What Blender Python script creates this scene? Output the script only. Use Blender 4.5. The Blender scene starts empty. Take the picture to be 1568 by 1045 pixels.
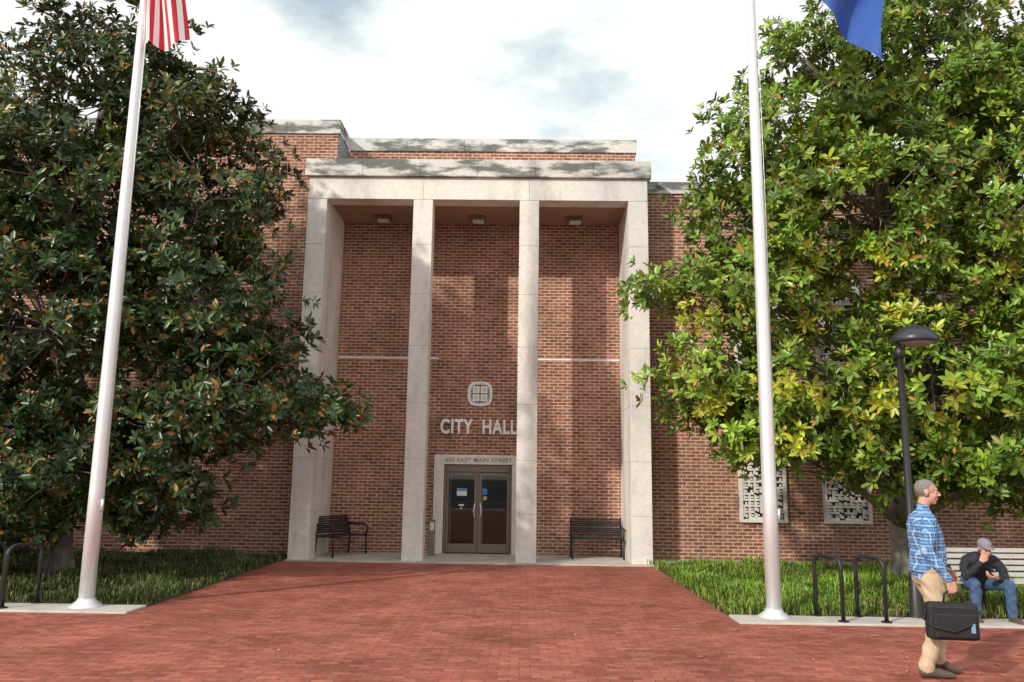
import bpy, bmesh, math, random
import numpy as np
from mathutils import Vector, Matrix
random.seed(3); rng=np.random.default_rng(5)
scene=bpy.context.scene
COL=scene.collection
scene.view_settings.view_transform='Standard'; scene.view_settings.look='None'; scene.view_settings.exposure=0

# ------------------------------------------------------------ materials
def base(name):
    m=bpy.data.materials.new(name); m.use_nodes=True
    nt=m.node_tree; return m,nt,nt.nodes['Principled BSDF']
def N(nt,t,**kw):
    n=nt.nodes.new(t)
    for k,v in kw.items(): setattr(n,k,v)
    return n
def mixc(nt,fac,a,b,blend='MIX'):
    n=N(nt,'ShaderNodeMix',data_type='RGBA',blend_type=blend)
    for i,x in ((0,fac),(6,a),(7,b)):
        if isinstance(x,(int,float)): n.inputs[i].default_value=x
        elif isinstance(x,tuple): n.inputs[i].default_value=(x[0],x[1],x[2],1)
        else: nt.links.new(x,n.inputs[i])
    return n.outputs[2]
def noise(nt,scale,detail=4,vec=None,rough=.55,stretch=None):
    n=N(nt,'ShaderNodeTexNoise'); n.inputs['Scale'].default_value=scale; n.inputs['Detail'].default_value=detail; n.inputs['Roughness'].default_value=rough
    if vec is None:
        vec=N(nt,'ShaderNodeTexCoord').outputs['Object']
    if stretch:
        mp=N(nt,'ShaderNodeMapping'); mp.inputs['Scale'].default_value=stretch; nt.links.new(vec,mp.inputs[0]); vec=mp.outputs[0]
    nt.links.new(vec,n.inputs['Vector']); return n.outputs['Fac']
def ramp(nt,fac,a,b,ca=(0,0,0),cb=(1,1,1)):
    r=N(nt,'ShaderNodeValToRGB'); e=r.color_ramp.elements
    e[0].position=a;e[0].color=(*ca,1);e[1].position=b;e[1].color=(*cb,1); nt.links.new(fac,r.inputs[0]); return r.outputs[0]
def bump(nt,bs,h,strength,dist=.01):
    b=N(nt,'ShaderNodeBump'); b.inputs['Strength'].default_value=strength; b.inputs['Distance'].default_value=dist
    nt.links.new(h,b.inputs['Height']); nt.links.new(b.outputs[0],bs.inputs['Normal'])
def M(name,col,rough=.6,metal=0,var=.12,scale=6,bmp=0.0,bscale=60,spec=.5):
    m,nt,bs=base(name)
    f=noise(nt,scale,4)
    c=mixc(nt,f,tuple(max(0,x*(1-var*2)) for x in col),tuple(x*(1+var*2) for x in col))
    nt.links.new(c,bs.inputs['Base Color']); bs.inputs['Roughness'].default_value=rough; bs.inputs['Metallic'].default_value=metal
    bs.inputs['Specular IOR Level'].default_value=spec
    if bmp: bump(nt,bs,noise(nt,bscale,3),bmp)
    return m
def brickmat(name,c1,c2,mort,bw,rh,ms,plane='wall',stain=.3,bstr=.5,rough=.85,spec=.3):
    m,nt,bs=base(name)
    tc=N(nt,'ShaderNodeTexCoord'); sp=N(nt,'ShaderNodeSeparateXYZ'); nt.links.new(tc.outputs['Object'],sp.inputs[0])
    cb=N(nt,'ShaderNodeCombineXYZ')
    if plane=='wall':
        ad=N(nt,'ShaderNodeMath',operation='ADD'); nt.links.new(sp.outputs[0],ad.inputs[0]); nt.links.new(sp.outputs[1],ad.inputs[1])
        nt.links.new(ad.outputs[0],cb.inputs[0]); nt.links.new(sp.outputs[2],cb.inputs[1])
    else:
        nt.links.new(sp.outputs[0],cb.inputs[0]); nt.links.new(sp.outputs[1],cb.inputs[1])
    br=N(nt,'ShaderNodeTexBrick'); br.inputs['Scale'].default_value=1; br.inputs['Brick Width'].default_value=bw; br.inputs['Row Height'].default_value=rh
    br.inputs['Mortar Size'].default_value=ms; br.inputs['Mortar Smooth'].default_value=.15
    br.inputs['Color1'].default_value=(*c1,1);br.inputs['Color2'].default_value=(*c2,1);br.inputs['Mortar'].default_value=(*mort,1)
    nt.links.new(cb.outputs[0],br.inputs['Vector'])
    f=noise(nt,.9,5,tc.outputs['Object']); f2=noise(nt,9,2,tc.outputs['Object'])
    s1=ramp(nt,f,.3,.7,(1-stain,)*3,(1+stain*.4,)*3); s2=ramp(nt,f2,.3,.7,(.8,)*3,(1.16,)*3)
    c=mixc(nt,1.0,br.outputs['Color'],s1,'MULTIPLY'); c=mixc(nt,1.0,c,s2,'MULTIPLY')
    nt.links.new(c,bs.inputs['Base Color']); bs.inputs['Roughness'].default_value=rough; bs.inputs['Specular IOR Level'].default_value=spec
    iv=N(nt,'ShaderNodeMath',operation='SUBTRACT'); iv.inputs[0].default_value=1; nt.links.new(br.outputs['Fac'],iv.inputs[1])
    bump(nt,bs,iv.outputs[0],bstr,.006)
    return m
def stonemat(name,col,dark,lo,hi,stretch,amt):
    m,nt,bs=base(name)
    f=noise(nt,1.0,8,stretch=stretch,rough=.62); f2=noise(nt,14,4); f3=noise(nt,.6,3)
    k=ramp(nt,f,lo,hi); 
    mm=N(nt,'ShaderNodeMath',operation='MULTIPLY'); nt.links.new(k,mm.inputs[0]); mm.inputs[1].default_value=amt
    c=mixc(nt,mm.outputs[0],col,dark)
    c=mixc(nt,1.0,c,ramp(nt,f2,.3,.7,(.9,)*3,(1.06,)*3),'MULTIPLY')
    c=mixc(nt,1.0,c,ramp(nt,f3,.35,.65,(.88,.88,.90),(1.05,1.03,1.0)),'MULTIPLY')
    nt.links.new(c,bs.inputs['Base Color']); bs.inputs['Roughness'].default_value=.8
    bump(nt,bs,noise(nt,45,3),.15,.01); return m

BRICK=brickmat('red_brick',(.235,.078,.043),(.43,.17,.098),(.58,.46,.38),.215,.075,.012)
PAVER=brickmat('brick_paver',(.31,.088,.062),(.47,.155,.112),(.19,.085,.068),.2,.1,.006,'floor',.36,.35,.8,.25)
STONE=stonemat('limestone',(.81,.79,.75),(.42,.39,.35),.49,.68,(1.5,1.5,.35),.6)
STONED=stonemat('weathered_limestone',(.68,.68,.65),(.09,.10,.10),.46,.56,(.9,.9,3.0),.88)
CONC=M('concrete',(.50,.47,.43),.9,0,.18,3,.2)
ASPH=M('asphalt',(.06,.06,.062),.9,0,.15,2,.2)
SOIL=M('soil',(.06,.045,.025),.95,0,.3,5,.5)
CEIL=M('soffit_plaster',(.33,.20,.14),.85,0,.08)
BRONZE=M('bronze_aluminium',(.20,.16,.135),.4,.5,.08)
BLACK=M('black_powder_coat',(.018,.018,.02),.45,0,.1)
ALU=M('brushed_aluminium',(.80,.81,.83),.45,.5,.05,3)
WHITE=M('white_letter_paint',(.90,.90,.89),.5,0,.02)
GREYL=M('grey_letter_paint',(.30,.29,.27),.6)
GLASS,gnt,gbs=base('door_glass_pane')
gt=N(gnt,'ShaderNodeBsdfTransparent'); gt.inputs[0].default_value=(.62,.66,.66,1); gg=N(gnt,'ShaderNodeBsdfGlossy'); gg.inputs['Roughness'].default_value=.02
gf=N(gnt,'ShaderNodeFresnel'); gf.inputs[0].default_value=1.7; gm=N(gnt,'ShaderNodeMixShader'); gnt.links.new(gf.outputs[0],gm.inputs[0]); gnt.links.new(gt.outputs[0],gm.inputs[1]); gnt.links.new(gg.outputs[0],gm.inputs[2]); gnt.links.new(gm.outputs[0],gnt.nodes['Material Output'].inputs[0])
PAPER=M('paper_notice',(.75,.8,.85),.6,0,.05); BLUEP=M('blue_sticker',(.05,.25,.6),.5,0,.1)
BARK=M('bark',(.26,.23,.20),.9,0,.3,9,.6,25)
FLASH=M('metal_flashing',(.22,.26,.30),.6,.2,.1)
DARK=M('dark_void',(.03,.025,.02),.9)
LENS=M('lamp_lens',(.75,.7,.6),.4)

# ------------------------------------------------------------ mesh builder
class MB:
    def __init__(s): s.v=[];s.f=[];s.m=[]
    def add(s,vs,fs,mi=0):
        o=len(s.v); s.v+= [tuple(v) for v in vs]; s.f+=[tuple(i+o for i in f) for f in fs]; s.m+=[mi]*len(fs)
    def box(s,x0,x1,y0,y1,z0,z1,mi=0,mat=None):
        vs=[Vector((x,y,z)) for z in (z0,z1) for y in (y0,y1) for x in (x0,x1)]
        if mat is not None: vs=[mat@v for v in vs]
        s.add(vs,[(0,2,3,1),(4,5,7,6),(0,1,5,4),(2,6,7,3),(0,4,6,2),(1,3,7,5)],mi)
    def tube(s,pts,radii,seg=8,mi=0,rnd=False):
        pts=[Vector(p) for p in pts]
        if isinstance(radii,(int,float)): radii=[radii]*len(pts)
        radii=list(radii)
        if rnd:
            d0=(pts[0]-pts[1]).normalized(); d1=(pts[-1]-pts[-2]).normalized(); r0,r1=radii[0],radii[-1]
            pre=[(pts[0]+d0*r0*a,r0*b) for a,b in ((.97,.25),(.8,.6),(.45,.89))]
            post=[(pts[-1]+d1*r1*a,r1*b) for a,b in ((.45,.89),(.8,.6),(.97,.25))]
            pts=[p for p,_ in pre]+pts+[p for p,_ in post]; radii=[r for _,r in pre]+radii+[r for _,r in post]
        n=len(pts); T=[]
        for i in range(n):
            a=pts[max(i-1,0)];b=pts[min(i+1,n-1)]; t=(b-a); T.append(t.normalized() if t.length>1e-9 else Vector((0,0,1)))
        u=T[0].orthogonal().normalized(); vs=[]
        for i in range(n):
            u=(u-T[i]*u.dot(T[i])).normalized(); w=T[i].cross(u)
            for k in range(seg):
                a=2*math.pi*k/seg; vs.append(pts[i]+(u*math.cos(a)+w*math.sin(a))*radii[i])
        fs=[]
        for i in range(n-1):
            for k in range(seg):
                k2=(k+1)%seg; fs.append((i*seg+k,i*seg+k2,(i+1)*seg+k2,(i+1)*seg+k))
        fs.append(tuple(reversed(range(seg)))); fs.append(tuple((n-1)*seg+k for k in range(seg)))
        s.add(vs,fs,mi)
    def rings(s,rs,seg=20,mi=0):
        vs=[];n=len(rs)
        for c,a,b in rs:
            c=Vector(c);a=Vector(a);b=Vector(b)
            for k in range(seg):
                t=2*math.pi*k/seg; vs.append(c+a*math.cos(t)+b*math.sin(t))
        fs=[(i*seg+k,i*seg+(k+1)%seg,(i+1)*seg+(k+1)%seg,(i+1)*seg+k) for i in range(n-1) for k in range(seg)]
        fs.append(tuple(reversed(range(seg)))); fs.append(tuple((n-1)*seg+k for k in range(seg))); s.add(vs,fs,mi)
    def ell(s,c,a,b,d,mi=0,nu=14,nv=9):
        c=Vector(c);a=Vector(a);b=Vector(b);d=Vector(d); rs=[]
        for j in range(nv):
            t=math.pi*(j+.5)/nv - math.pi/2
            rs.append((c+d*math.sin(t),a*math.cos(t),b*math.cos(t)))
        s.rings(rs,nu,mi)
    def build(s,name,mats,parent=None,smooth=False,bevel=0,xf=None):
        me=bpy.data.meshes.new(name); me.from_pydata(s.v,[],s.f)
        for m in (mats if isinstance(mats,list) else [mats]): me.materials.append(m)
        me.polygons.foreach_set('material_index',s.m)
        if smooth: me.polygons.foreach_set('use_smooth',[True]*len(s.f))
        me.update(); ob=bpy.data.objects.new(name,me); COL.objects.link(ob)
        if parent: ob.parent=parent
        if xf is not None: ob.matrix_local=xf
        if bevel:
            b=ob.modifiers.new('b','BEVEL'); b.width=bevel; b.segments=2; b.limit_method='ANGLE'
        return ob
def empty(name,loc=(0,0,0),rot=0):
    e=bpy.data.objects.new(name,None); COL.objects.link(e); e.location=loc; e.rotation_euler=(0,0,rot); return e
def boxes(name,lst,mat,parent,bevel=0):
    b=MB()
    for x in lst: b.box(*x)
    return b.build(name,mat,parent,bevel=bevel)

# ------------------------------------------------------------ camera
h=1.75; p=math.radians(9.61); yw=math.radians(.8); r=math.radians(.8)
fw=Vector((-math.sin(yw)*math.cos(p),math.cos(yw)*math.cos(p),math.sin(p)))
rt=Vector((math.cos(yw),math.sin(yw),0)); up=rt.cross(fw)
R=rt*math.cos(r)+up*math.sin(r); U=up*math.cos(r)-rt*math.sin(r)
cd=bpy.data.cameras.new('camera'); cam=bpy.data.objects.new('camera',cd); COL.objects.link(cam)
cam.matrix_world=Matrix(((R.x,U.x,-fw.x,0),(R.y,U.y,-fw.y,0),(R.z,U.z,-fw.z,h),(0,0,0,1)))
cd.sensor_width=36; cd.lens=1240/1568*36; cd.clip_end=3000; scene.camera=cam

# ------------------------------------------------------------ light
el=math.radians(28); az=math.radians(223)
sd=Vector((math.sin(az)*math.cos(el),math.cos(az)*math.cos(el),math.sin(el)))
sl=bpy.data.lights.new('sun','SUN'); sl.energy=3.3; sl.angle=math.radians(1.6); sl.color=(1,.92,.80)
so=bpy.data.objects.new('sun',sl); COL.objects.link(so); so.rotation_euler=(-sd).to_track_quat('-Z','Y').to_euler()
w=bpy.data.worlds.new('World'); scene.world=w; w.use_nodes=True; nt=w.node_tree; nt.nodes.clear()
out=N(nt,'ShaderNodeOutputWorld'); bg=N(nt,'ShaderNodeBackground'); bg2=N(nt,'ShaderNodeBackground'); mx=N(nt,'ShaderNodeMixShader')
sky=N(nt,'ShaderNodeTexSky',sky_type='NISHITA'); sky.sun_disc=False; sky.sun_elevation=el; sky.sun_rotation=az
nt.links.new(sky.outputs[0],bg.inputs[0]); bg.inputs[1].default_value=.15
tc=N(nt,'ShaderNodeTexCoord'); G=tc.outputs['Generated']
f=noise(nt,3.0,7,G,.58,(1,1,2.0))
def gap(d,r0,r1,amt):
    vd=N(nt,'ShaderNodeVectorMath',operation='DISTANCE'); nt.links.new(G,vd.inputs[0]); vd.inputs[1].default_value=d
    mr=N(nt,'ShaderNodeMapRange'); nt.links.new(vd.outputs['Value'],mr.inputs[0]); mr.inputs[1].default_value=r0; mr.inputs[2].default_value=r1; mr.inputs[3].default_value=amt; mr.inputs[4].default_value=0
    return mr.outputs[0]
s=f
for d,r0,r1,a in (((-.21,.83,.52),.02,.17,.15),((.47,.70,.53),.05,.2,.10)):
    q=N(nt,'ShaderNodeMath',operation='SUBTRACT'); nt.links.new(s,q.inputs[0]); nt.links.new(gap(d,r0,r1,a),q.inputs[1]); s=q.outputs[0]
cov=ramp(nt,s,.24,.38,(.5,.5,.5),(1,1,1))
cc=ramp(nt,s,.26,.44,(.78,.91,.90),(1.0,1.0,.985))
nt.links.new(cc,bg2.inputs[0]); bg2.inputs[1].default_value=1.06
nt.links.new(cov,mx.inputs[0]); nt.links.new(bg.outputs[0],mx.inputs[1]); nt.links.new(bg2.outputs[0],mx.inputs[2]); nt.links.new(mx.outputs[0],out.inputs[0])

# ------------------------------------------------------------ ground
def sheet(name,polys,z,mat):
    b=MB()
    for x0,x1,y0,y1 in polys: b.add([(x0,y0,z),(x1,y0,z),(x1,y1,z),(x0,y1,z)],[(0,1,2,3)])
    return b.build(name,mat)
sheet('ground',[(-800,800,-800,800)],-.14,ASPH)
boxes('pavement',[(-60,60,-9,40,-.16,-.012)],CONC,None)
sheet('brick_plaza',[(-34,34,-7,10.55),(-4.95,2.74,10.55,17.12)],0,PAVER)
boxes('grass_bed_soil',[(-34,-4.95,11.12,18,-.01,.02),(2.74,34,11.12,17.35,-.01,.02)],SOIL,None)
boxes('kerb',[(-34,-4.95,10.55,11.12,-.01,.025),(2.74,34,10.55,11.12,-.01,.025),(2.74,34,17.35,17.98,-.01,.06)],CONC,None,.01)

# ------------------------------------------------------------ city hall
CH=empty('city_hall')
Y0,YW,YB=17.25,18.0,19.05
boxes('brick_walls',[(-4.41,-1.80,YB,YB+.3,0,9.73),(-.22,2.72,YB,YB+.3,0,9.73),(-1.80,-.22,YB,YB+.3,2.05,9.73),
 (-4.41,2.72,YB+.3,30,2.6,9.6),(-26,-4.84,YW,31,0,9.71),(-4.84,-4.41,YW,31,8.4,9.71),(2.731,26,YW,31,0,8.3)],BRICK,CH)
b=MB()
def courses(x0,x1,y0,y1,z0,z1,L,mi=0):
    n=max(1,round((x1-x0)/L)); dx=(x1-x0)/n
    for i in range(n): b.box(x0+i*dx+.004,x0+(i+1)*dx-.004,y0,y1,z0,z1,mi)
    b.box(x0+.02,x1-.02,y0+.012,y1-.012,z0+.004,z1-.012,mi)
courses(-26,-4.37,YW-.04,YW+.35,9.71,10.05,1.25); courses(-4.37,2.76,YB-.04,YB+.35,9.73,10.06,1.3); courses(2.74,26,YW-.04,YW+.35,8.3,8.58,1.3)
b.box(-4.40,-4.36,YW+.36,YB-.05,9.72,10.04); b.box(2.70,2.75,YB+.36,30,9.70,10.04)
b.build('coping',STONED,CH)
boxes('flashing',[(-4.408,-4.39,YW+.02,YB-.01,8.8,9.7)],FLASH,CH)
# piers
b=MB(); zs=[0,1.0,2.12,3.3,4.54,5.7,6.8,7.85]
cols=[-4.84,-2.475,-.11,2.30]
for i,x in enumerate(cols):
    yb=YB-.003 if i in (0,3) else Y0+.45
    for a,c in zip(zs[:-1],zs[1:]): b.box(x,x+.43,Y0,yb,a+.003,c-.003)
    b.box(x+.012,x+.418,Y0+.012,yb-.012,0,7.84)
b.build('limestone_piers',STONE,CH,bevel=.006)
b=MB()
for a,c in ((-4.84,-2.26),(-2.26,.105),(.105,2.73)): b.box(a+.003,c-.003,Y0,Y0+.45,7.853,8.365)
b.box(-4.84,-4.41,Y0+.453,YB-.003,7.853,8.365); b.box(2.30,2.73,Y0+.453,YB-.003,7.853,8.365); b.box(-4.8,2.7,Y0+.02,Y0+.43,7.86,8.36)
b.build('entablature_beam',STONE,CH,bevel=.006)
b=MB(); courses(-4.92,2.81,Y0-.08,YB-.003,8.368,8.76,1.29); b.build('cornice',STONED,CH,bevel=.005)
boxes('soffit',[(-4.408,2.298,Y0+.452,YB-.004,7.87,8.1)],CEIL,CH)
boxes('portico_slab',[(-4.86,2.75,17.12,YB-.002,-.01,.035)],CONC,CH,.008)
boxes('joint_strip',[(-4.40,-2.0,YB-.012,YB+.02,4.52,4.555),(-.05,2.29,YB-.012,YB+.02,4.52,4.555)],WHITE,CH)
for i,x in enumerate((-3.36,-1.1,1.2)):
    b=MB(); b.box(x-.17,x+.17,18.35,18.7,7.76,7.872,0); b.box(x-.13,x+.13,18.39,18.66,7.745,7.765,1)
    b.build('soffit_light_%d'%(i+1),[BRONZE,LENS],CH,bevel=.005)
# door
boxes('door_surround',[(-2.03,-1.80,YB-.07,YB+.12,.03,2.05),(-.22,.02,YB-.07,YB+.12,.03,2.05),(-2.03,.02,YB-.072,YB+.12,2.052,2.27)],STONE,CH,.006)
b=MB(); yd=YB+.05
for x0,x1,z0,z1 in ((-1.80,-1.745,.03,2.05),(-.275,-.22,.03,2.05),(-1.74,-.28,1.88,2.05),(-1.03,-.99,.03,1.88)): b.box(x0+.001,x1-.001,yd,yd+.12,z0,z1-.001)
for x0,x1 in ((-1.74,-1.035),(-.985,-.28)):
    b.box(x0,x0+.055,yd+.02,yd+.07,.05,1.87); b.box(x1-.055,x1,yd+.02,yd+.07,.05,1.87)
    b.box(x0+.056,x1-.056,yd+.022,yd+.068,.05,.25); b.box(x0+.056,x1-.056,yd+.022,yd+.068,1.79,1.869)
b.build('door_frame',BRONZE,CH,bevel=.003)
b=MB()
for x0,x1 in ((-1.69,-1.09),(-.93,-.335)): b.add([(x0,yd+.045,.25),(x1,yd+.045,.25),(x1,yd+.045,1.79),(x0,yd+.045,1.79)],[(0,1,2,3)])
b.build('door_glass',GLASS,CH)
# lobby seen through the glass
LW=M('lobby_wall',(.20,.17,.14),.8); LF=M('lobby_floor',(.10,.085,.07),.35)
boxes('lobby_floor',[(-4.3,2.6,YB+.31,27,-.01,.03)],LF,CH); boxes('lobby_walls',[(-4.4,-4.3,YB+.31,27,.03,2.55),(2.6,2.7,YB+.31,27,.03,2.55),(-4.3,2.6,26.9,27,.03,2.55),(-4.3,2.6,YB+.31,26.9,2.5,2.58)],LW,CH)
b=MB(); b.box(-1.9,.3,23.0,23.5,.03,1.05,0); b.box(-2.0,.4,22.95,23.55,1.05,1.10,1); b.box(-1.5,-.9,26.8,26.88,1.2,2.0,1); b.box(.2,.9,26.8,26.88,1.2,2.1,2); b.build('reception_desk_and_pictures',[M('walnut',(.12,.06,.03),.5),PAPER,BLUEP],CH)
b=MB(); [b.box(x,x+.05,21.2,21.26,.03,2.5) for x in (-1.85,-1.04,-.23)]; b.box(-1.85,-.18,21.2,21.26,2.02,2.1); b.build('vestibule_frame',ALU,CH)
b=MB()
for s in (-1,1):
    x=-1.01+s*.06
    b.tube([(x,yd+.02,.82),(x+s*.0,yd-.06,.84),(x+s*.03,yd-.06,1.0),(x+s*.0,yd-.06,1.16),(x,yd+.02,1.18)],.016,8)
b.build('door_handles',ALU,CH,True)
boxes('door_notice',[(-1.50,-1.27,yd+.03,yd+.038,1.33,1.50)],PAPER,CH); boxes('door_notice_header',[(-1.495,-1.275,yd+.027,yd+.0295,1.44,1.495)],BLUEP,CH)
boxes('door_sticker',[(-.9,-.8,yd+.03,yd+.038,1.36,1.5)],BLUEP,CH); boxes('door_decal',[(-.88,-.80,yd+.03,yd+.038,1.24,1.32)],M('yellow_decal',(.6,.45,.1)),CH); boxes('door_hours_text',[(-1.45,-1.33,yd+.03,yd+.038,1.10,1.14),(-1.42,-1.36,yd+.03,yd+.038,1.04,1.06)],PAPER,CH)
def text(name,s,size,x,y,z,ext,mat,width=None,sp=1.0,off=0):
    c=bpy.data.curves.new(name,'FONT'); c.body=s; c.size=size; c.extrude=ext; c.align_x='CENTER'; c.space_character=sp; c.offset=off
    o=bpy.data.objects.new(name,c); COL.objects.link(o); c.materials.append(mat); o.parent=CH
    o.rotation_euler=(math.pi/2,0,0); o.location=(x,y,z)
    bpy.context.view_layer.update()
    if width: o.scale=(width/o.dimensions.x,1,1)
    return o
text('lettering_city_hall','CITY  HALL',.46,-1.02,YB-.04,2.77,.022,WHITE,1.80,1.1,.014)
text('lettering_address','605 EAST MAIN STREET',.135,-1.0,YB-.078,2.11,.004,GREYL,1.55,1.1,.002)
# seal
b=MB()
def sup(rad,t,n=3.2):
    c,s=math.cos(t),math.sin(t); k=(abs(c)**n+abs(s)**n)**(-1/n); return rad*k*c,rad*k*s
cx,cz=-1.0,3.70
def patch(r0,r1,t0,t1,y0,y1,mi,n=6):
    for i in range(n):
        a=t0+(t1-t0)*i/n; c=t0+(t1-t0)*(i+1)/n
        q=[sup(r0,a),sup(r1,a),sup(r1,c),sup(r0,c)]
        vs=[(cx+x,y0,cz+z) for x,z in q]+[(cx+x,y1,cz+z) for x,z in q]
        b.add(vs,[(0,1,2,3),(7,6,5,4),(0,4,5,1),(1,5,6,2),(2,6,7,3),(3,7,4,0)],mi)
patch(.0005,.285,0,2*math.pi,YB-.02,YB-.001,1,48)
patch(.245,.29,0,2*math.pi,YB-.035,YB-.021,0,48)
for i in range(28):
    t=2*math.pi*i/28; patch(.21,.246,t,t+.13,YB-.035,YB-.021,0,1)
for (x0,x1) in ((-.175,-.015),(.015,.175)):
    for (z0,z1) in ((-.175,-.015),(.015,.175)):
        b.box(cx+x0,cx+x1,YB-.035,YB-.021,cz+z0,cz+z1,0)
        mxx=(x0+x1)/2; mz=(z0+z1)/2
        b.box(cx+mxx-.045,cx+mxx+.045,YB-.04,YB-.0355,cz+mz-.03,cz+mz-.016,1); b.box(cx+mxx-.045,cx+mxx+.045,YB-.04,YB-.0355,cz+mz+.016,cz+mz+.03,1)
b.build('city_seal',[WHITE,M('seal_backing',(.20,.19,.20),.7)],CH)
# pierced stone window screens
def screen(x0,x1,z0,z1,k):
    b=MB(); y=YW
    b.box(x0,x1,y-.012,y-.002,z0,z1,1)
    for q in ((x0-.07,x0,z0-.07,z1+.07),(x1,x1+.07,z0-.07,z1+.07),(x0,x1,z0-.07,z0),(x0,x1,z1,z1+.07)): b.box(q[0],q[1],y-.09,y,q[2],q[3],0)
    rr=random.Random(k); cs=.13; nx=round((x1-x0)/cs); nz=round((z1-z0)/cs); sx=(x1-x0)/nx; sz=(z1-z0)/nz
    for i in range(nx):
        for j in range(nz):
            a=x0+i*sx; c=z0+j*sz; t=rr.randint(0,3)
            b.box(a+.002,a+sx-.002,y-.075,y-.014,c,c+.045,0) if t!=1 else None
            b.box(a,a+.045,y-.07,y-.016,c+.0455,c+sz-.001,0) if t!=2 else None
            if t in(0,3): b.box(a+.05,a+sx*.8,y-.065,y-.018,c+.06,c+.1,0)
            if t in(1,2): b.box(a+sx*.45,a+sx*.75,y-.06,y-.02,c+.03,c+sz*.8,0)
    return b.build('pierced_screen_%d'%k,[STONE,DARK],CH)
for k,(x,z0,z1) in enumerate(((4.8,.95,2.5),(6.62,.95,2.5),(4.8,4.3,6.2),(6.62,4.3,6.2),(8.45,4.3,6.2),(-7.9,.95,1.75),(-8.3,4.3,6.2),(-10.6,4.3,6.2))):
    screen(x,x+.88,z0,z1,k+1)

# ------------------------------------------------------------ trees
def normv(a): return a/np.maximum(np.linalg.norm(a,axis=-1,keepdims=True),1e-9)
def mesh_np(name,V,F4,colr,mat,parent):
    me=bpy.data.meshes.new(name); nv=len(V); nf=len(F4)
    me.vertices.add(nv); me.vertices.foreach_set('co',V.astype(np.float32).ravel())
    me.loops.add(nf*4); me.loops.foreach_set('vertex_index',F4.astype(np.int32).ravel())
    me.polygons.add(nf); me.polygons.foreach_set('loop_start',np.arange(nf,dtype=np.int32)*4)
    me.update(calc_edges=True)
    ca=me.color_attributes.new('col','FLOAT_COLOR','POINT'); c4=np.ones((nv,4),np.float32); c4[:,:3]=colr; ca.data.foreach_set('color',c4.ravel())
    me.materials.append(mat); ob=bpy.data.objects.new(name,me); COL.objects.link(ob); ob.parent=parent; return ob
def leafmat(name,rough,trans,back=None,spec=.5):
    m,nt,bs=base(name); at=N(nt,'ShaderNodeAttribute',attribute_name='col'); c=at.outputs['Color']
    if back:
        g=N(nt,'ShaderNodeNewGeometry'); mf=N(nt,'ShaderNodeMath',operation='MULTIPLY'); nt.links.new(g.outputs['Backfacing'],mf.inputs[0]); mf.inputs[1].default_value=.3
        cb=mixc(nt,mf.outputs[0],c,back)
    else: cb=c
    nt.links.new(cb,bs.inputs['Base Color']); bs.inputs['Roughness'].default_value=rough; bs.inputs['Specular IOR Level'].default_value=spec
    if trans:
        tr=N(nt,'ShaderNodeBsdfTranslucent'); nt.links.new(c,tr.inputs[0]); ms=N(nt,'ShaderNodeMixShader'); ms.inputs[0].default_value=trans
        o=nt.nodes['Material Output']; nt.links.new(bs.outputs[0],ms.inputs[1]); nt.links.new(tr.outputs[0],ms.inputs[2]); nt.links.new(ms.outputs[0],o.inputs[0])
    return m
LEAF=leafmat('magnolia_leaf',.34,.12,(.15,.12,.04),.5); GRS=leafmat('grass_blade',.6,0)
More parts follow.
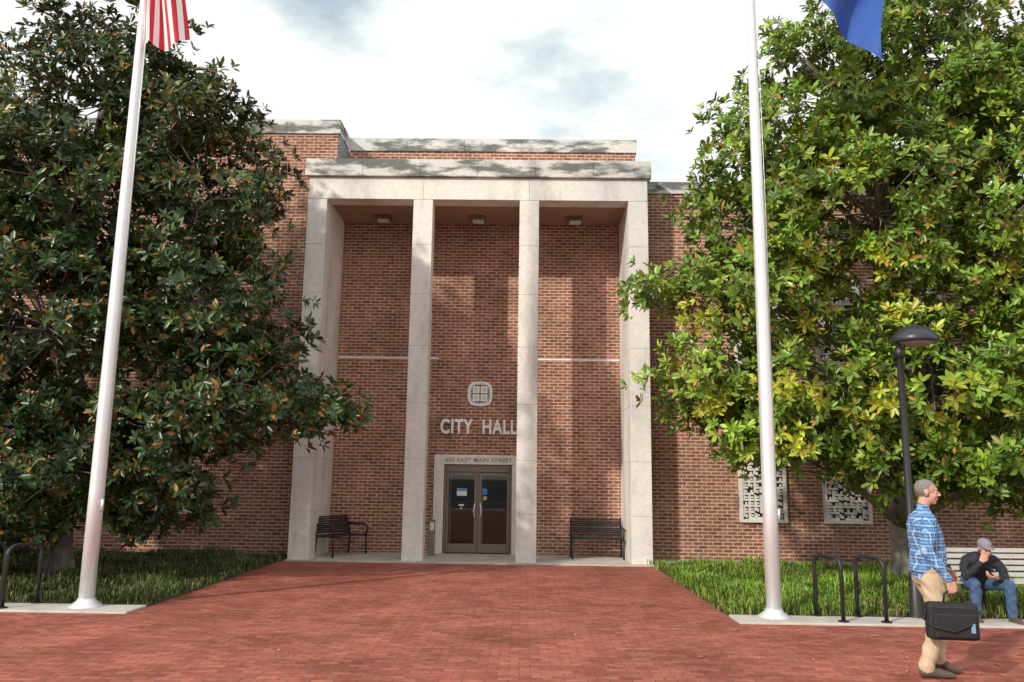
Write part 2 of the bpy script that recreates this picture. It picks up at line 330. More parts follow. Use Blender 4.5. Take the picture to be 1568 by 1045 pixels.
def tree(name,trunk,blobs,palette,per=15,seed=1,dens=2.3):
    rg=np.random.default_rng(seed); rr=random.Random(seed)
    T=empty(name); tx,ty=trunk; wood=MB()
    H=max(b_[2] for b_ in blobs)
    tp=[(tx,ty,-.1),(tx+.02,ty,.25),(tx-.03,ty,1.2),(tx+.08,ty-.1,2.4),(tx,ty-.15,4.2),(tx-.1,ty-.2,6.5),(tx,ty-.2,H-.3)]
    wood.tube(tp,[.27,.19,.16,.15,.12,.085,.03],12)
    for a in range(5):
        t=a*1.26; wood.tube([(tx+.14*math.cos(t),ty+.14*math.sin(t),.35),(tx+.26*math.cos(t),ty+.26*math.sin(t),.05),(tx+.42*math.cos(t),ty+.42*math.sin(t),-.05)],[.07,.06,.02],7)
    C=[];BC=[]
    for (x,y,z,a,b_,c) in blobs:
        zb=max(1.0,min(z-.9*math.hypot(x-tx,y-ty)*.45-.3,H-1)); 
        s0=Vector((tx,ty-.1,zb)); e=Vector((x,y,z)); m1=s0.lerp(e,.35)+Vector((rr.uniform(-.2,.2),rr.uniform(-.2,.2),.18)); m2=s0.lerp(e,.7)+Vector((rr.uniform(-.2,.2),rr.uniform(-.2,.2),.1))
        wood.tube([s0,m1,m2,e],[.085,.06,.045,.025],7)
        area=4*math.pi*((a*b_)**1.6/3+(a*c)**1.6/3+(b_*c)**1.6/3)**(1/1.6); n=int(area*dens)
        d=normv(rg.normal(size=(n,3))); rad=rg.uniform(.55,1.15,size=(n,1)); P=np.array([x,y,z])+d*rad*np.array([a,b_,c])
        for q in P[rg.random(n)<.6]:
            st=s0.lerp(e,rr.uniform(.55,1)); q=Vector(q); md=st.lerp(q,.5)+Vector((rr.uniform(-.2,.2),rr.uniform(-.2,.2),rr.uniform(-.1,.2)))
            wood.tube([st,md,q],[.02,.012,.006],4)
        C.append(P); BC.append(np.repeat([[x,y,z]],n,0))
    C=np.concatenate(C); BC=np.concatenate(BC)
    inside=np.zeros(len(C))
    for (x,y,z,a,b_,c) in blobs: inside+= (((C-[x,y,z])/[a,b_,c])**2).sum(1)<.25
    keep=(inside<1)&(C[:,2]>.3); C=C[keep];BC=BC[keep]
    ctint=rg.random(len(C))
    n=len(C)*per; P=np.repeat(C,per,0)+rg.normal(size=(n,3))*np.array([.21,.21,.14]); B=np.repeat(BC,per,0); ct=np.repeat(ctint,per)
    ax=normv(normv(P-B)+np.array([-.12,-.25,.5])+rg.normal(size=(n,3))*.42)
    t1=normv(np.cross(ax,rg.normal(size=(n,3)))); t2=np.cross(ax,t1)
    K=8; V=[];Cc=[]
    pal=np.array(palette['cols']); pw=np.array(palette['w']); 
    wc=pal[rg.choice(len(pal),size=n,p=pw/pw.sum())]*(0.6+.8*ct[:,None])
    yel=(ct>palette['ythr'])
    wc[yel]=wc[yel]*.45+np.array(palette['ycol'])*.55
    L0=rg.uniform(.13,.20,size=n)
    for k_ in range(K):
        ph=2*math.pi*k_/K+rg.uniform(-.45,.45,size=n); th=rg.uniform(.5,1.45,size=n)
        d=ax*np.cos(th)[:,None]+(t1*np.cos(ph)[:,None]+t2*np.sin(ph)[:,None])*np.sin(th)[:,None]; d=normv(d+np.array([0,0,-.12]))
        s=normv(np.cross(ax,d)+1e-6+rg.normal(size=(n,3))*.18); s=normv(s-d*(s*d).sum(1,keepdims=True)); nn=np.cross(d,s); L=(L0*rg.uniform(.75,1.15,size=n))[:,None]; W=L*.20
        Pb=P+d*.012+ax*rg.uniform(-.03,.03,size=(n,1))
        V.append(np.stack([Pb,Pb+d*L*.35+s*W*.85+nn*W*.3,Pb+d*L*.72+s*W*.8+nn*W*.25,Pb+d*L-nn*W*.25,Pb+d*L*.72-s*W*.8+nn*W*.25,Pb+d*L*.35-s*W*.85+nn*W*.3],1))
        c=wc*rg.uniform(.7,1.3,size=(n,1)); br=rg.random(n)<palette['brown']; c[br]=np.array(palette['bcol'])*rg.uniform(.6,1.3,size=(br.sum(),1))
        Cc.append(np.repeat(c[:,None,:],6,1))
    V=np.concatenate(V).reshape(-1,3); Cc=np.concatenate(Cc).reshape(-1,3); nl=len(V)//6
    o=np.arange(nl)[:,None]*6; F=np.concatenate([o+[3,2,1,0],o+[5,4,3,0]])
    mesh_np('foliage',V,F,Cc,LEAF,T); wood.build('trunk_and_limbs',BARK,T,True)
    print(name,'leaves',nl); return T
LB=[(-7.8,14,8.9,1.6,1.5,1.3),(-6.2,14,8.1,1.2,1.2,1.1),(-9.9,14,7.5,1.9,1.8,1.6),(-5.6,13.8,6.6,1.25,1.4,1.1),(-7.9,13.5,6.5,1.9,1.8,1.5),(-10.6,14,5,2.3,2,2),
(-5.5,13.7,4.8,1.5,1.6,1.2),(-8,13.2,4.2,2.1,1.6,1.5),(-5.0,13.7,3.3,1.35,1.4,.9),(-3.65,13.9,2.85,.85,.8,.38),(-5.7,13.5,2.3,1.4,1.3,.85),(-7.5,13.3,1.9,1.6,1.3,1.1),(-9.3,13.2,1.9,1.9,1.5,1.5),(-11.6,14,2.6,1.8,1.8,1.9),(-6.4,14.0,1.7,1.2,1.1,.8),(-8.3,12.9,1.2,1.3,.9,.75)]
RB=[(4.3,14,7.6,1.15,1.3,1.05),(5.7,14.2,9.1,1.4,1.4,1.3),(7.7,14.5,10.2,1.8,1.7,1.8),(9.9,14.5,8.6,1.8,2,1.9),(7.4,14.0,8.2,1.5,1.4,1.1),(3.8,13.8,6.2,1.0,1.2,.8),(2.65,13.9,4.95,.85,.7,.26),(4.1,13.7,4.9,1.3,1.3,.9),
(6.1,13.5,6.4,1.8,1.6,1.4),(8.6,13.7,6.2,1.9,1.8,1.7),(3.2,13.8,3.35,.95,1.0,.6),(4.8,13.5,3.3,1.3,1.2,.95),(6.7,13.2,3.5,1.6,1.3,1.3),(8.7,13.3,3.4,1.7,1.5,1.4),(10.9,14,5,2.1,2,2.4),(4.4,13.6,2.4,1.0,.9,.42),(6.0,13.4,2.1,1.1,1.0,.5),(7.4,13.3,2.1,1.2,1.0,.5),(8.6,13.4,2.0,1.3,1.1,.65)]
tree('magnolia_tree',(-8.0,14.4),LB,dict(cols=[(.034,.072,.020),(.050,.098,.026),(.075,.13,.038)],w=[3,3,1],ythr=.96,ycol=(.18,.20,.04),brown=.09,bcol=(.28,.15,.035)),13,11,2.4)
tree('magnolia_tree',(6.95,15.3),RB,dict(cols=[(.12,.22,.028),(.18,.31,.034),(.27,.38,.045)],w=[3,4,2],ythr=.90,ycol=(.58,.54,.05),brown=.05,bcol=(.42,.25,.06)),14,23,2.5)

# ------------------------------------------------------------ grass
def grass(name,regions,dens,seed,col,hk):
    rg=np.random.default_rng(seed); G=[]
    for x0,x1,y0,y1 in regions:
        n=int((x1-x0)*(y1-y0)*dens/9); c=np.stack([rg.uniform(x0,x1,n),rg.uniform(y0,y1,n)],1)
        G.append(np.repeat(c,9,0)+rg.normal(size=(n*9,2))*.06)
    G=np.concatenate(G); n=len(G); a=rg.uniform(0,2*math.pi,n); pt=np.sin(G[:,0]*2.1+np.sin(G[:,1]*3))*np.sin(G[:,1]*1.7+np.cos(G[:,0]*2.6)); L=hk*rg.uniform(.10,.28,n)*(0.8+.45*pt); lean=rg.uniform(.2,.95,n)
    D=np.stack([np.cos(a),np.sin(a),np.zeros(n)],1); S=np.stack([-np.sin(a),np.cos(a),np.zeros(n)],1)*.007; P=np.concatenate([G,np.full((n,1),.015)],1); Z=np.array([0,0,1.])
    m=P+D*(L*lean*.4)[:,None]+Z*(L*.62)[:,None]; t=P+D*(L*lean)[:,None]+Z*(L*(1-.55*lean))[:,None]
    V=np.stack([P-S,P+S,m-S*.9,m+S*.9,t-S*.2,t+S*.2],1).reshape(-1,3)
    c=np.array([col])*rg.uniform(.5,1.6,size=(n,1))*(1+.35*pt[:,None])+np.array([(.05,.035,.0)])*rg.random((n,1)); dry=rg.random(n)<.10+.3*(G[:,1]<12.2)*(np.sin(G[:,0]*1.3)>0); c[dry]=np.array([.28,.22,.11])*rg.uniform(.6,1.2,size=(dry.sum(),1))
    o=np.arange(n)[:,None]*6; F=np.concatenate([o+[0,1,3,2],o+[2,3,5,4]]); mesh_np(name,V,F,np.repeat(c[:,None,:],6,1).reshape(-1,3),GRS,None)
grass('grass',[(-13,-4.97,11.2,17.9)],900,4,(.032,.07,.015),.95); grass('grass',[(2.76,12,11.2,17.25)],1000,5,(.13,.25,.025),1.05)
# litter
b=MB()
for i in range(90):
    x=random.uniform(-6,6.5);y=random.uniform(8,16.5) if -4.8<x<2.6 else random.uniform(8,10.5); a=random.uniform(0,6.28); s=random.uniform(.012,.03)
    q=[(x+s*math.cos(a+t)*k,y+s*math.sin(a+t)*k,.006+ (.012 if j%2 else 0)) for j,(t,k) in enumerate(((0,1.4),(1.57,.6),(3.14,1.4),(4.71,.6)))]
    b.add(q,[(0,1,2),(0,2,3)])
b.build('fallen_leaves',M('dry_leaf',(.42,.27,.14),.8,0,.3,2))

# ------------------------------------------------------------ flagpoles, flags
def pole(name,x,y):
    P=empty(name,(x,y,0)); b=MB()
    b.tube([(0,0,.02),(0,0,1.5),(0,0,5),(0,0,9),(0,0,13.2)],[.098,.096,.083,.062,.035],24); 
    b.build('shaft',ALU,P,True)
    b=MB(); b.tube([(0,0,.02),(0,0,.04),(0,0,.07),(0,0,.10),(0,0,.13)],[.21,.20,.16,.12,.105],28); b.build('flash_collar',ALU,P,True)
    b=MB(); b.ell((0,0,13.3),(.1,0,0),(0,.1,0),(0,0,.1)); b.build('finial_ball',ALU,P,True)
    b=MB(); b.tube([(.085,-.03,1.3),(.09,-.03,6),(.06,-.02,13)],.004,5); b.box(.09,.12,-.045,-.015,1.25,1.4); b.build('halyard_and_cleat',ALU,P,True)
pole('flagpole',-5.66,10.92); pole('flagpole',3.29,10.97)
FR=M('flag_red',(.60,.02,.035),.75,0,.05);FW=M('flag_white',(.85,.85,.85),.75,0,.03);FB=M('flag_blue',(.02,.05,.22),.75,0,.08);FN=M('flag_royal_blue',(.02,.085,.36),.7,0,.1)
def flag(name,fn,nu,nv,matfn,mats):
    b=MB(); vs=[fn(i/nu,j/nv) for j in range(nv+1) for i in range(nu+1)]; w_=nu+1
    for v in vs: b.v.append(v)
    for j in range(nv):
        for i in range(nu): b.f.append((j*w_+i,j*w_+i+1,(j+1)*w_+i+1,(j+1)*w_+i)); b.m.append(matfn(i/nu,j/nv))
    e=empty(name); b.build('cloth',mats,e,True)
def f1(u,v):
    s=1-v
    x=-5.63+(u**.6)*(.74*s-.04)+.03*math.sin(9*v)*u
    y=10.92-.10*min(1,u*4)+.09*math.sin(13*v+2*u)*min(1,u*2)
    z=10.45-1.5*v*(1-u)-u*2.6+.17*u*u*s-.12*u*math.sin(4.5*v)
    return (x,y,z)
flag('united_states_flag',f1,40,52,lambda u,v:2 if (u<.4 and v<7/13-.01) else int(v*13+.001)%2,[FR,FW,FB])
def f2(u,v):
    x=3.36+1.95*u**.85-.22*v*u; fold=.17*math.sin(14*u+3.5*v)*min(1,u*3)
    return (x+.05*math.sin(6*v),10.95+fold,11.45-1.95*u**1.2-v*(1.72+.25*math.sin(3*u))-.07*math.sin(14*u)*v)
flag('blue_flag',f2,60,24,lambda u,v:0,[FN])

# ------------------------------------------------------------ street lamp
L=empty('street_lamp',(5.22,11.16,0)); b=MB()
b.tube([(0,0,0),(0,0,.03),(0,0,.06),(0,0,.5),(0,0,.55),(0,0,3.45)],[.13,.13,.085,.08,.052,.045],18); b.tube([(0,0,3.45),(0,0,3.5),(0,0,3.56),(0,0,3.62)],[.05,.075,.075,.05],18)
b.tube([(-.02,0,3.6),(0,0,3.72),(.08,0,3.79),(.2,0,3.80)],.03,10); b.tube([(.03,0,3.55),(.1,0,3.66),(.2,0,3.72)],.014,8); b.build('post',BLACK,L,True)
b=MB(); b.tube([(.22,0,3.68),(.22,0,3.70),(.22,0,3.75),(.22,0,3.82),(.22,0,3.88),(.22,0,3.92),(.22,0,3.94)],[.30,.31,.30,.25,.17,.08,.03],32); b.build('dome',M('lamp_dome',(.05,.055,.07),.35,.3),L,True)
b=MB(); b.tube([(.22,0,3.63),(.22,0,3.65),(.22,0,3.685)],[.10,.2,.25],24); b.build('lens',M('lens_frosted',(.3,.3,.3),.4),L,True)

# ------------------------------------------------------------ bike racks
def rack(x,y,rot):
    e=empty('bike_rack',(x,y,0),rot); b=MB(); pts=[(-.24,0,.02),(-.24,0,.66)]
    pts+=[(-.12-.12*math.cos(t),0,.68+.12*math.sin(t)) for t in [math.pi/2*i/6 for i in range(7)]]+[(.12+.12*math.sin(t),0,.68+.12*math.cos(t)) for t in [math.pi/2*i/6 for i in range(7)]]+[(.24,0,.66),(.24,0,.02)]
    b.tube(pts,.026,10); b.build('hoop',BLACK,e,True); b=MB()
    for s in (-.24,.24): b.tube([(s,0,.02),(s,0,.04)],.065,14)
    b.build('base_plates',BLACK,e)
rack(3.98,10.9,math.radians(-68)); rack(4.52,10.9,math.radians(-68)); rack(-6.52,10.9,math.radians(68)); rack(-7.0,10.9,math.radians(68))

# ------------------------------------------------------------ benches
def bench(name,w_,loc,rot,slat,frame,tight=False):
    e=empty(name,loc,rot); hw=w_/2
    b=MB(); n=9 if tight else 6
    for i in range(n):
        y=-.22+.44*i/(n-1); b.box(-hw,hw,y-.44/n*.36,y+.44/n*.36,.43-.02*math.sin(i/(n-1)*3.14),.45-.02*math.sin(i/(n-1)*3.14))
    b.build('seat',slat,e,bevel=.004)
    b=MB(); n=8 if tight else 5
    for i in range(n):
        z=.50+.32*i/(n-1); y=.235+.10*i/(n-1); b.box(-hw,hw,y,y+.02,z-.32/n*.45,z+.32/n*.45)
    b.build('backrest',slat,e,bevel=.004)
    b=MB()
    for s in (-hw+.02,hw-.02)+((0,) if w_>1.3 else ()):
        b.tube([(s,-.24,.0),(s,-.22,.42),(s,.22,.42),(s,.26,.48),(s,.38,.86)],.022,8); b.tube([(s,.22,.42),(s,.27,0)],.022,8)
        if s: b.tube([(s,-.22,.40),(s,-.26,.58),(s,-.20,.65),(s,.1,.66),(s,.30,.66)],.022,8)
    b.box(-hw,hw,-.02,.02,.40,.42); b.build('frame',frame,e,True)
bench('park_bench',1.16,(1.68,18.35,.035),0,BLACK,BLACK,True)
bench('park_bench',1.15,(-3.93,18.2,.035),math.radians(62),BLACK,BLACK,True)
bench('park_bench',1.5,(6.45,11.5,.02),math.radians(3),M('pale_slats',(.5,.5,.48),.6,0,.1),BLACK)
e=empty('door_opener_post',(-1.98,18.5,.035)); b=MB(); b.box(-.06,.06,-.06,.06,0,.78); b.build('post',M('grey_steel',(.22,.22,.22),.5,.3),e,bevel=.008); b=MB(); b.box(-.045,.045,-.068,-.061,.55,.72); b.build('push_plate',ALU,e)

# ------------------------------------------------------------ people
def person(name,loc,rot,spec,mats,voxel=.0065):
    E=empty(name,loc,rot); b=MB(); segs=[]
    for s in spec['parts']:
        k=s[0]
        if k=='t':
            _,pts,rad,mi=s; rad=[rad]*len(pts) if isinstance(rad,(int,float)) else rad
            b.tube(pts,rad,12,0,True)
            for i in range(len(pts)-1): segs.append((pts[i],pts[i+1],rad[i],rad[i+1],mi))
        elif k=='r':
            _,rs,mi=s; b.rings(rs,24)
            for i in range(len(rs)-1):
                r0=(Vector(rs[i][1]).length+Vector(rs[i][2]).length)/2; r1=(Vector(rs[i+1][1]).length+Vector(rs[i+1][2]).length)/2
                segs.append((rs[i][0],rs[i+1][0],r0,r1,mi))
    H,hf,hu=[Vector(q) for q in spec['head']]; hf.normalize(); hu=(hu-hf*hu.dot(hf)).normalized(); hs=hu.cross(hf)
    def hp(x,y,z): return H+hf*x+hs*y+hu*z
    def he(c,rx,ry,rz): b.ell(hp(*c),hf*rx,hs*ry,hu*rz)
    he((-.012,0,.035),.098,.077,.088); he((.028,0,-.035),.062,.058,.078); he((.058,0,-.092),.024,.028,.022); he((.078,0,.032),.018,.05,.013)
    b.tube([hp(.084,0,.022),hp(.103,0,-.005),hp(.112,0,-.022)],[.008,.011,.014],10,0,True)
    for s in (-1,1):
        he((-.008,.077*s,-.006),.02,.011,.032); he((.06,.035*s,-.03),.026,.022,.028); b.tube([hp(.098,.006*s,-.026),hp(.1,.013*s,-.027)],[.009,.007],8,0,True)
    he((.087,0,-.055),.012,.024,.008); he((.083,0,-.068),.012,.021,.009)
    segs.append((hp(-.01,0,.03),hp(.02,0,-.06),.09,.07,-1))
    tmp=b.build('tmp',mats)
    md=tmp.modifiers.new('r','REMESH'); md.mode='VOXEL'; md.voxel_size=voxel; md.use_smooth_shade=True
    sm=tmp.modifiers.new('s','SMOOTH'); sm.factor=.5; sm.iterations=3
    dg=bpy.context.evaluated_depsgraph_get(); me=bpy.data.meshes.new_from_object(tmp.evaluated_get(dg)); bpy.data.objects.remove(tmp)
    me.name='body'; me.materials.clear()
    for m in mats: me.materials.append(m)
    nf=len(me.polygons); c=np.empty(nf*3,np.float32); me.polygons.foreach_get('center',c); c=c.reshape(-1,3)
    best=np.full(nf,1e9); lab=np.zeros(nf,np.int32)
    for a,d,r0,r1,mi in segs:
        a=np.array(a);d=np.array(d); ab=d-a; t=np.clip(((c-a)@ab)/max(ab@ab,1e-9),0,1); dist=np.linalg.norm(c-(a+t[:,None]*ab),axis=1)-(r0+(r1-r0)*t)
        q=dist<best; best[q]=dist[q]; lab[q]=mi
    hl=lab==-1; rel=c-np.array(H); x=rel@np.array(hf); y=rel@np.array(hs); z=rel@np.array(hu)
    jag=.006*np.sin(y*170)+.005*np.sin(x*230+z*150)
    ear=(np.abs(y)>.074)&(z<.03)&(z>-.045)&(x>-.03)&(x<.02)
    hair=hl&((z+jag>.072+.0*x)|((x+jag<.012+.5*(z-.02)*(z>0.02))&(z+jag>-.055)&(x+jag<.035)))&~ear
    lab[hl]=0; lab[hair]=1
    nv=len(me.vertices); co=np.empty(nv*3,np.float32); me.vertices.foreach_get('co',co); co=co.reshape(-1,3)
    no=np.empty(nv*3,np.float32); me.vertices.foreach_get('normal',no); no=no.reshape(-1,3)
    vl=np.zeros(nv,bool)
    lv=np.empty(len(me.loops),np.int32); me.loops.foreach_get('vertex_index',lv); lt=np.empty(nf,np.int32); me.polygons.foreach_get('loop_total',lt); fl=np.repeat((lab==2)|(lab==3),lt); vl[lv[fl]]=True
    X,Y,Z=co.T; wr=.003*np.sin(38*Z+22*X+6*np.sin(11*Y+9*X))+.0025*np.sin(61*Z-35*Y+5*np.sin(17*X))
    co[vl]+=no[vl]*wr[vl][:,None]; me.vertices.foreach_set('co',co.ravel())
    me.polygons.foreach_set('material_index',lab); me.polygons.foreach_set('use_smooth',[True]*nf); me.update()
    ob=bpy.data.objects.new('body',me); COL.objects.link(ob); ob.parent=E
    b=MB()
    for s in (-1,1):
        b.ell(hp(.076,.031*s,.006),hf*.013,hs*.014,hu*.009,0,10,7); b.ell(hp(.0845,.031*s,.006),hf*.006,hs*.006,hu*.006,1,8,6)
        b.tube([hp(.094,.016*s,.026),hp(.093,.034*s,.03),hp(.082,.048*s,.025)],.0035,6,2)
    b.tube([hp(.093,-.02,-.061),hp(.1,0,-.0605),hp(.093,.02,-.061)],.0022,6,3)
    b.build('face_details',[M('eye_white',(.6,.58,.55),.3),M('iris',(.03,.02,.015),.2),mats[1],M('lip',(.3,.11,.09),.5)],E,True)
    print(name,nf); return E,hp,hf,hs,hu
def hand(W,d,n,side,curl,mi,spread=.0):
    W=Vector(W);d=Vector(d).normalized();n=Vector(n);n=(n-d*n.dot(d)).normalized();s=Vector(side);s=(s-d*s.dot(d)-n*s.dot(n)).normalized()
    P=[]
    Ls=[(.042,.026,.02),(.046,.03,.021),(.043,.027,.02),(.034,.021,.018)]
    for i,(a,b_,c) in enumerate(Ls):
        off=s*(.030-.020*i); k=W+d*(.088-.004*abs(i-1.2))+off; P.append(('t',[W+off*.55+d*.01,k],[.017,.0125],mi))
        q=k; ang=0; pts=[k]
        for j,l in enumerate((a,b_,c)):
            ang+=curl*(1,1.15,.8)[j]*(1+.06*i); dd=(d+s*spread*(1.5-i)*.1).normalized()*math.cos(ang)+n*math.sin(ang); q=q+dd*l; pts.append(q)
        P.append(('t',pts,[.0098,.0088,.008,.0065],mi))
    b0=W+d*.025+s*.03; b1=b0+d*.03+s*.022+n*.012; b2=b1+d*.026+s*.004+n*.02; b3=b2+d*.018+n*.016
    P.append(('t',[W+d*.01+s*.012,b0,b1,b2,b3],[.016,.017,.0125,.011,.008],mi)); return P
SKIN=M('skin',(.58,.31,.23),.55,0,.06,8); HGREY=M('grey_hair',(.20,.195,.19),.8,0,.35,60,.6,120)
def plaid():
    m,nt,bs=base('plaid_shirt'); tc=N(nt,'ShaderNodeTexCoord'); sp=N(nt,'ShaderNodeSeparateXYZ'); nt.links.new(tc.outputs['Object'],sp.inputs[0])
    def band(o,freq,thr,ph=0):
        a=N(nt,'ShaderNodeMath',operation='MULTIPLY_ADD'); a.inputs[1].default_value=freq; a.inputs[2].default_value=ph; nt.links.new(o,a.inputs[0])
        s=N(nt,'ShaderNodeMath',operation='SINE'); nt.links.new(a.outputs[0],s.inputs[0]); g=N(nt,'ShaderNodeMath',operation='GREATER_THAN'); g.inputs[1].default_value=thr; nt.links.new(s.outputs[0],g.inputs[0])
        q=N(nt,'ShaderNodeMath',operation='MULTIPLY'); q.inputs[1].default_value=.5; nt.links.new(g.outputs[0],q.inputs[0]); return q.outputs[0]
    ad=N(nt,'ShaderNodeMath',operation='ADD'); nt.links.new(sp.outputs[0],ad.inputs[0]); nt.links.new(sp.outputs[1],ad.inputs[1])
    c=mixc(nt,band(sp.outputs[2],210,.3),(.12,.30,.55),(.03,.07,.25)); c=mixc(nt,band(ad.outputs[0],190,.35),c,(.03,.07,.25))
    c=mixc(nt,band(sp.outputs[2],105,.85,2.5),c,(.5,.65,.8)); c=mixc(nt,band(ad.outputs[0],95,.85,2.5),c,(.5,.65,.8))
    nt.links.new(c,bs.inputs['Base Color']); bs.inputs['Roughness'].default_value=.85; bump(nt,bs,noise(nt,12,3),.9,.04); return m
KHAKI=M('khaki_cotton',(.56,.44,.30),.9,0,.08,10,.9,9); SHOE=M('brown_leather',(.09,.07,.055),.6,0,.2)
def ring(z,cx,a,b_,cy=0): return ((cx,cy,z),(a,0,0),(0,b_,0))
parts=[('r',[ring(.925,.0,.142,.180),ring(.95,.0,.152,.190),ring(1.05,.015,.155,.182),ring(1.15,.018,.15,.178),ring(1.27,.005,.146,.19),ring(1.37,-.010,.130,.2),ring(1.44,-.015,.100,.165),ring(1.485,-.01,.072,.095),ring(1.51,-.005,.06,.07)],2),
 ('r',[ring(.82,.0,.10,.15),ring(.87,-.005,.125,.172),ring(.94,0,.13,.17)],3),
 ('t',[(-.01,0,1.47),(.02,0,1.60)],[.058,.053],0),('t',[(-.025,.03,1.50),(.045,.02,1.475)],.02,2),('t',[(-.025,-.03,1.50),(.045,-.02,1.475)],.02,2),
 # right arm (camera side) carrying bag
 ('t',[(-.01,-.165,1.415),(-.05,-.225,1.28),(-.085,-.25,1.14)],[.07,.063,.054],2),('t',[(-.085,-.25,1.14),(.0,-.275,1.02),(.07,-.285,.905)],[.054,.048,.036],2),('t',[(.065,-.285,.92),(.085,-.285,.87)],[.027,.024],0),
 # left arm
 ('t',[(-.01,.165,1.415),(-.01,.22,1.27),(.0,.24,1.14)],[.07,.06,.052],2),('t',[(.0,.24,1.14),(.10,.225,1.04),(.18,.20,.965)],[.052,.046,.036],2),('t',[(.175,.2,.97),(.21,.19,.935)],[.027,.024],0),
 # legs
 ('t',[(0,-.088,.90),(.02,-.09,.72),(.03,-.09,.50)],[.106,.095,.075],3),('t',[(.03,-.09,.50),(-.03,-.09,.30),(-.095,-.09,.10)],[.075,.070,.066],3),
 ('t',[(0,.088,.90),(.07,.095,.72),(.13,.10,.52)],[.106,.095,.075],3),('t',[(.13,.10,.52),(.10,.10,.32),(.075,.10,.14)],[.075,.070,.066],3),
 ('t',[(-.12,-.09,.045),(-.04,-.095,.05),(.07,-.105,.035),(.12,-.11,.03)],[.042,.045,.037,.026],4),('t',[(-.10,-.09,.10),(-.09,-.09,.05)],.045,4),
 ('t',[(.04,.10,.10),(.12,.10,.085),(.22,.105,.045),(.265,.105,.032)],[.042,.045,.037,.026],4),('t',[(.07,.10,.14),(.06,.10,.09)],.045,4)]
parts+=hand((.085,-.285,.87),(.25,0,-1),(.0,1,.0),(1,0,.2),.95,0)+hand((.21,.19,.935),(.8,-.1,-.6),(-.3,-.9,-.2),(.3,-.2,.9),.45,0)
MAN,hp,hf,hs,hu=person('walking_man',(3.84,7.95,0),math.radians(-6),dict(parts=parts,head=((.045,0,1.672),(1,-.25,-.04),(0,0,1))),[SKIN,HGREY,plaid(),KHAKI,SHOE])
# briefcase
BG=empty('laptop_bag',(3.84,7.95,0),math.radians(-6)); NY=M('black_nylon',(.015,.015,.018),.7,0,.2,30,.4)
b=MB(); b.box(-.14,.30,-.35,-.22,.375,.70); b.build('case',NY,BG,bevel=.035)
b=MB(); b.box(-.10,.26,-.372,-.345,.40,.60); b.build('front_pocket',NY,BG,bevel=.018)
b=MB(); b.tube([(-.10,-.374,.60),(.26,-.374,.60)],.002,6); b.tube([(-.09,-.353,.66),(.25,-.353,.66)],.002,6); b.build('zips',M('zip_grey',(.08,.08,.08),.5),BG)
b=MB(); b.tube([(.02,-.285,.695),(.03,-.285,.77),(.07,-.285,.80),(.13,-.285,.80),(.17,-.285,.77),(.18,-.285,.695)],.011,8); b.tube([(-.13,-.29,.66),(-.17,-.31,.55),(-.12,-.39,.5),(.05,-.40,.46),(.2,-.39,.52),(.31,-.3,.62)],.01,6); b.build('handles',NY,BG,True)
b=MB(); b.box(.205,.24,-.38,-.374,.45,.53); b.build('tag',M('blue_grey_tag',(.2,.35,.5)),BG)
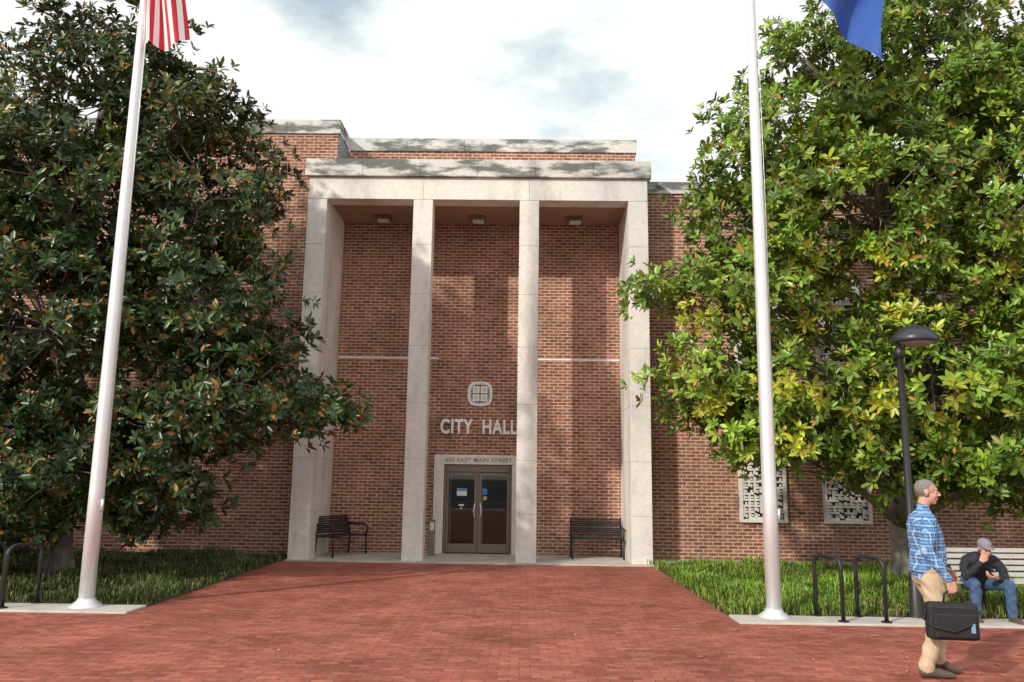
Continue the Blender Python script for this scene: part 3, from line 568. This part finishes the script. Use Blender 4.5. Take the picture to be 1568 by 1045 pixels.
# seated man
JACK=M('navy_jacket',(.018,.02,.028),.8,0,.2,10,.7,12); JEAN=M('blue_jeans',(.05,.10,.20),.85,0,.2,14,.6,18); HDK=M('dark_hair',(.05,.04,.03),.8)
def tr(c,fx,a,b_,tilt):
    t=math.radians(tilt); return (c,(a*math.cos(t),0,-a*math.sin(t)),(0,b_,0))
parts=[('r',[tr((-.02,0,.44),0,.13,.18,10),tr((.0,0,.52),0,.14,.19,20),tr((.05,0,.61),0,.135,.18,32),tr((.12,0,.70),0,.135,.19,42),tr((.19,0,.77),0,.125,.205,50),tr((.235,0,.81),0,.09,.15,55),tr((.26,0,.835),0,.06,.075,55)],2),
 ('t',[(.24,0,.81),(.30,0,.88)],[.058,.052],0),('t',[(.20,0,.84),(.27,.05,.82),(.31,.0,.79)],.025,2),('t',[(.20,0,.84),(.27,-.05,.82),(.31,.0,.79)],.025,2),
 ('t',[(.18,-.17,.76),(.25,-.235,.66),(.31,-.24,.57)],[.068,.06,.052],2),('t',[(.31,-.24,.57),(.37,-.16,.66),(.40,-.09,.74)],[.052,.047,.036],2),
 ('t',[(.18,.17,.76),(.22,.25,.64),(.25,.26,.54)],[.068,.06,.052],2),('t',[(.25,.26,.54),(.36,.18,.53),(.45,.09,.56)],[.052,.047,.036],2),
 ('t',[(.39,-.1,.72),(.405,-.075,.765)],[.026,.024],0),('t',[(.44,.1,.555),(.48,.06,.57)],[.026,.024],0),
 ('t',[(.0,-.10,.45),(.22,-.15,.47),(.45,-.19,.47)],[.098,.088,.068],3),('t',[(.45,-.19,.47),(.43,-.19,.28),(.40,-.19,.11)],[.068,.064,.058],3),
 ('t',[(.0,.10,.45),(.22,.17,.47),(.45,.22,.47)],[.098,.088,.068],3),('t',[(.45,.22,.47),(.44,.23,.28),(.42,.24,.11)],[.068,.064,.058],3),
 ('t',[(.37,-.19,.05),(.45,-.195,.05),(.55,-.205,.038),(.60,-.21,.03)],[.042,.046,.038,.028],4),('t',[(.40,-.19,.12),(.39,-.19,.06)],.045,4),
 ('t',[(.39,.24,.05),(.47,.25,.05),(.57,.265,.038),(.62,.27,.03)],[.042,.046,.038,.028],4),('t',[(.42,.24,.12),(.41,.24,.06)],.045,4)]
parts+=hand((.405,-.075,.765),(-.05,.5,.9),(-1,.2,.1),(-.3,.8,-.3),.6,0)+hand((.48,.06,.57),(.3,-1,.1),(-.3,-.1,1),(1,0,.4),.55,0)
SM,hp,hf,hs,hu=person('seated_man',(6.12,11.33,.0),math.radians(-97),dict(parts=parts,head=((.345,0,.925),(.93,.05,-.37),(.37,0,.93))),[SKIN,HDK,JACK,JEAN,SHOE])
b=MB(); b.ell(hp(-.014,0,.055),hf*.106,hs*.086,hu*.078,0,20,12); b.rings([(hp(.09,0,.058),hf*.075,hs*.07),(hp(.092,0,.063),hf*.075,hs*.07)],18)
b.build('cap',M('grey_cap',(.22,.21,.26),.85,0,.1),SM,True)
b=MB(); b.box(.465,.535,-.02,.01,.575,.70); b.build('phone',BLACK,SM,bevel=.004)
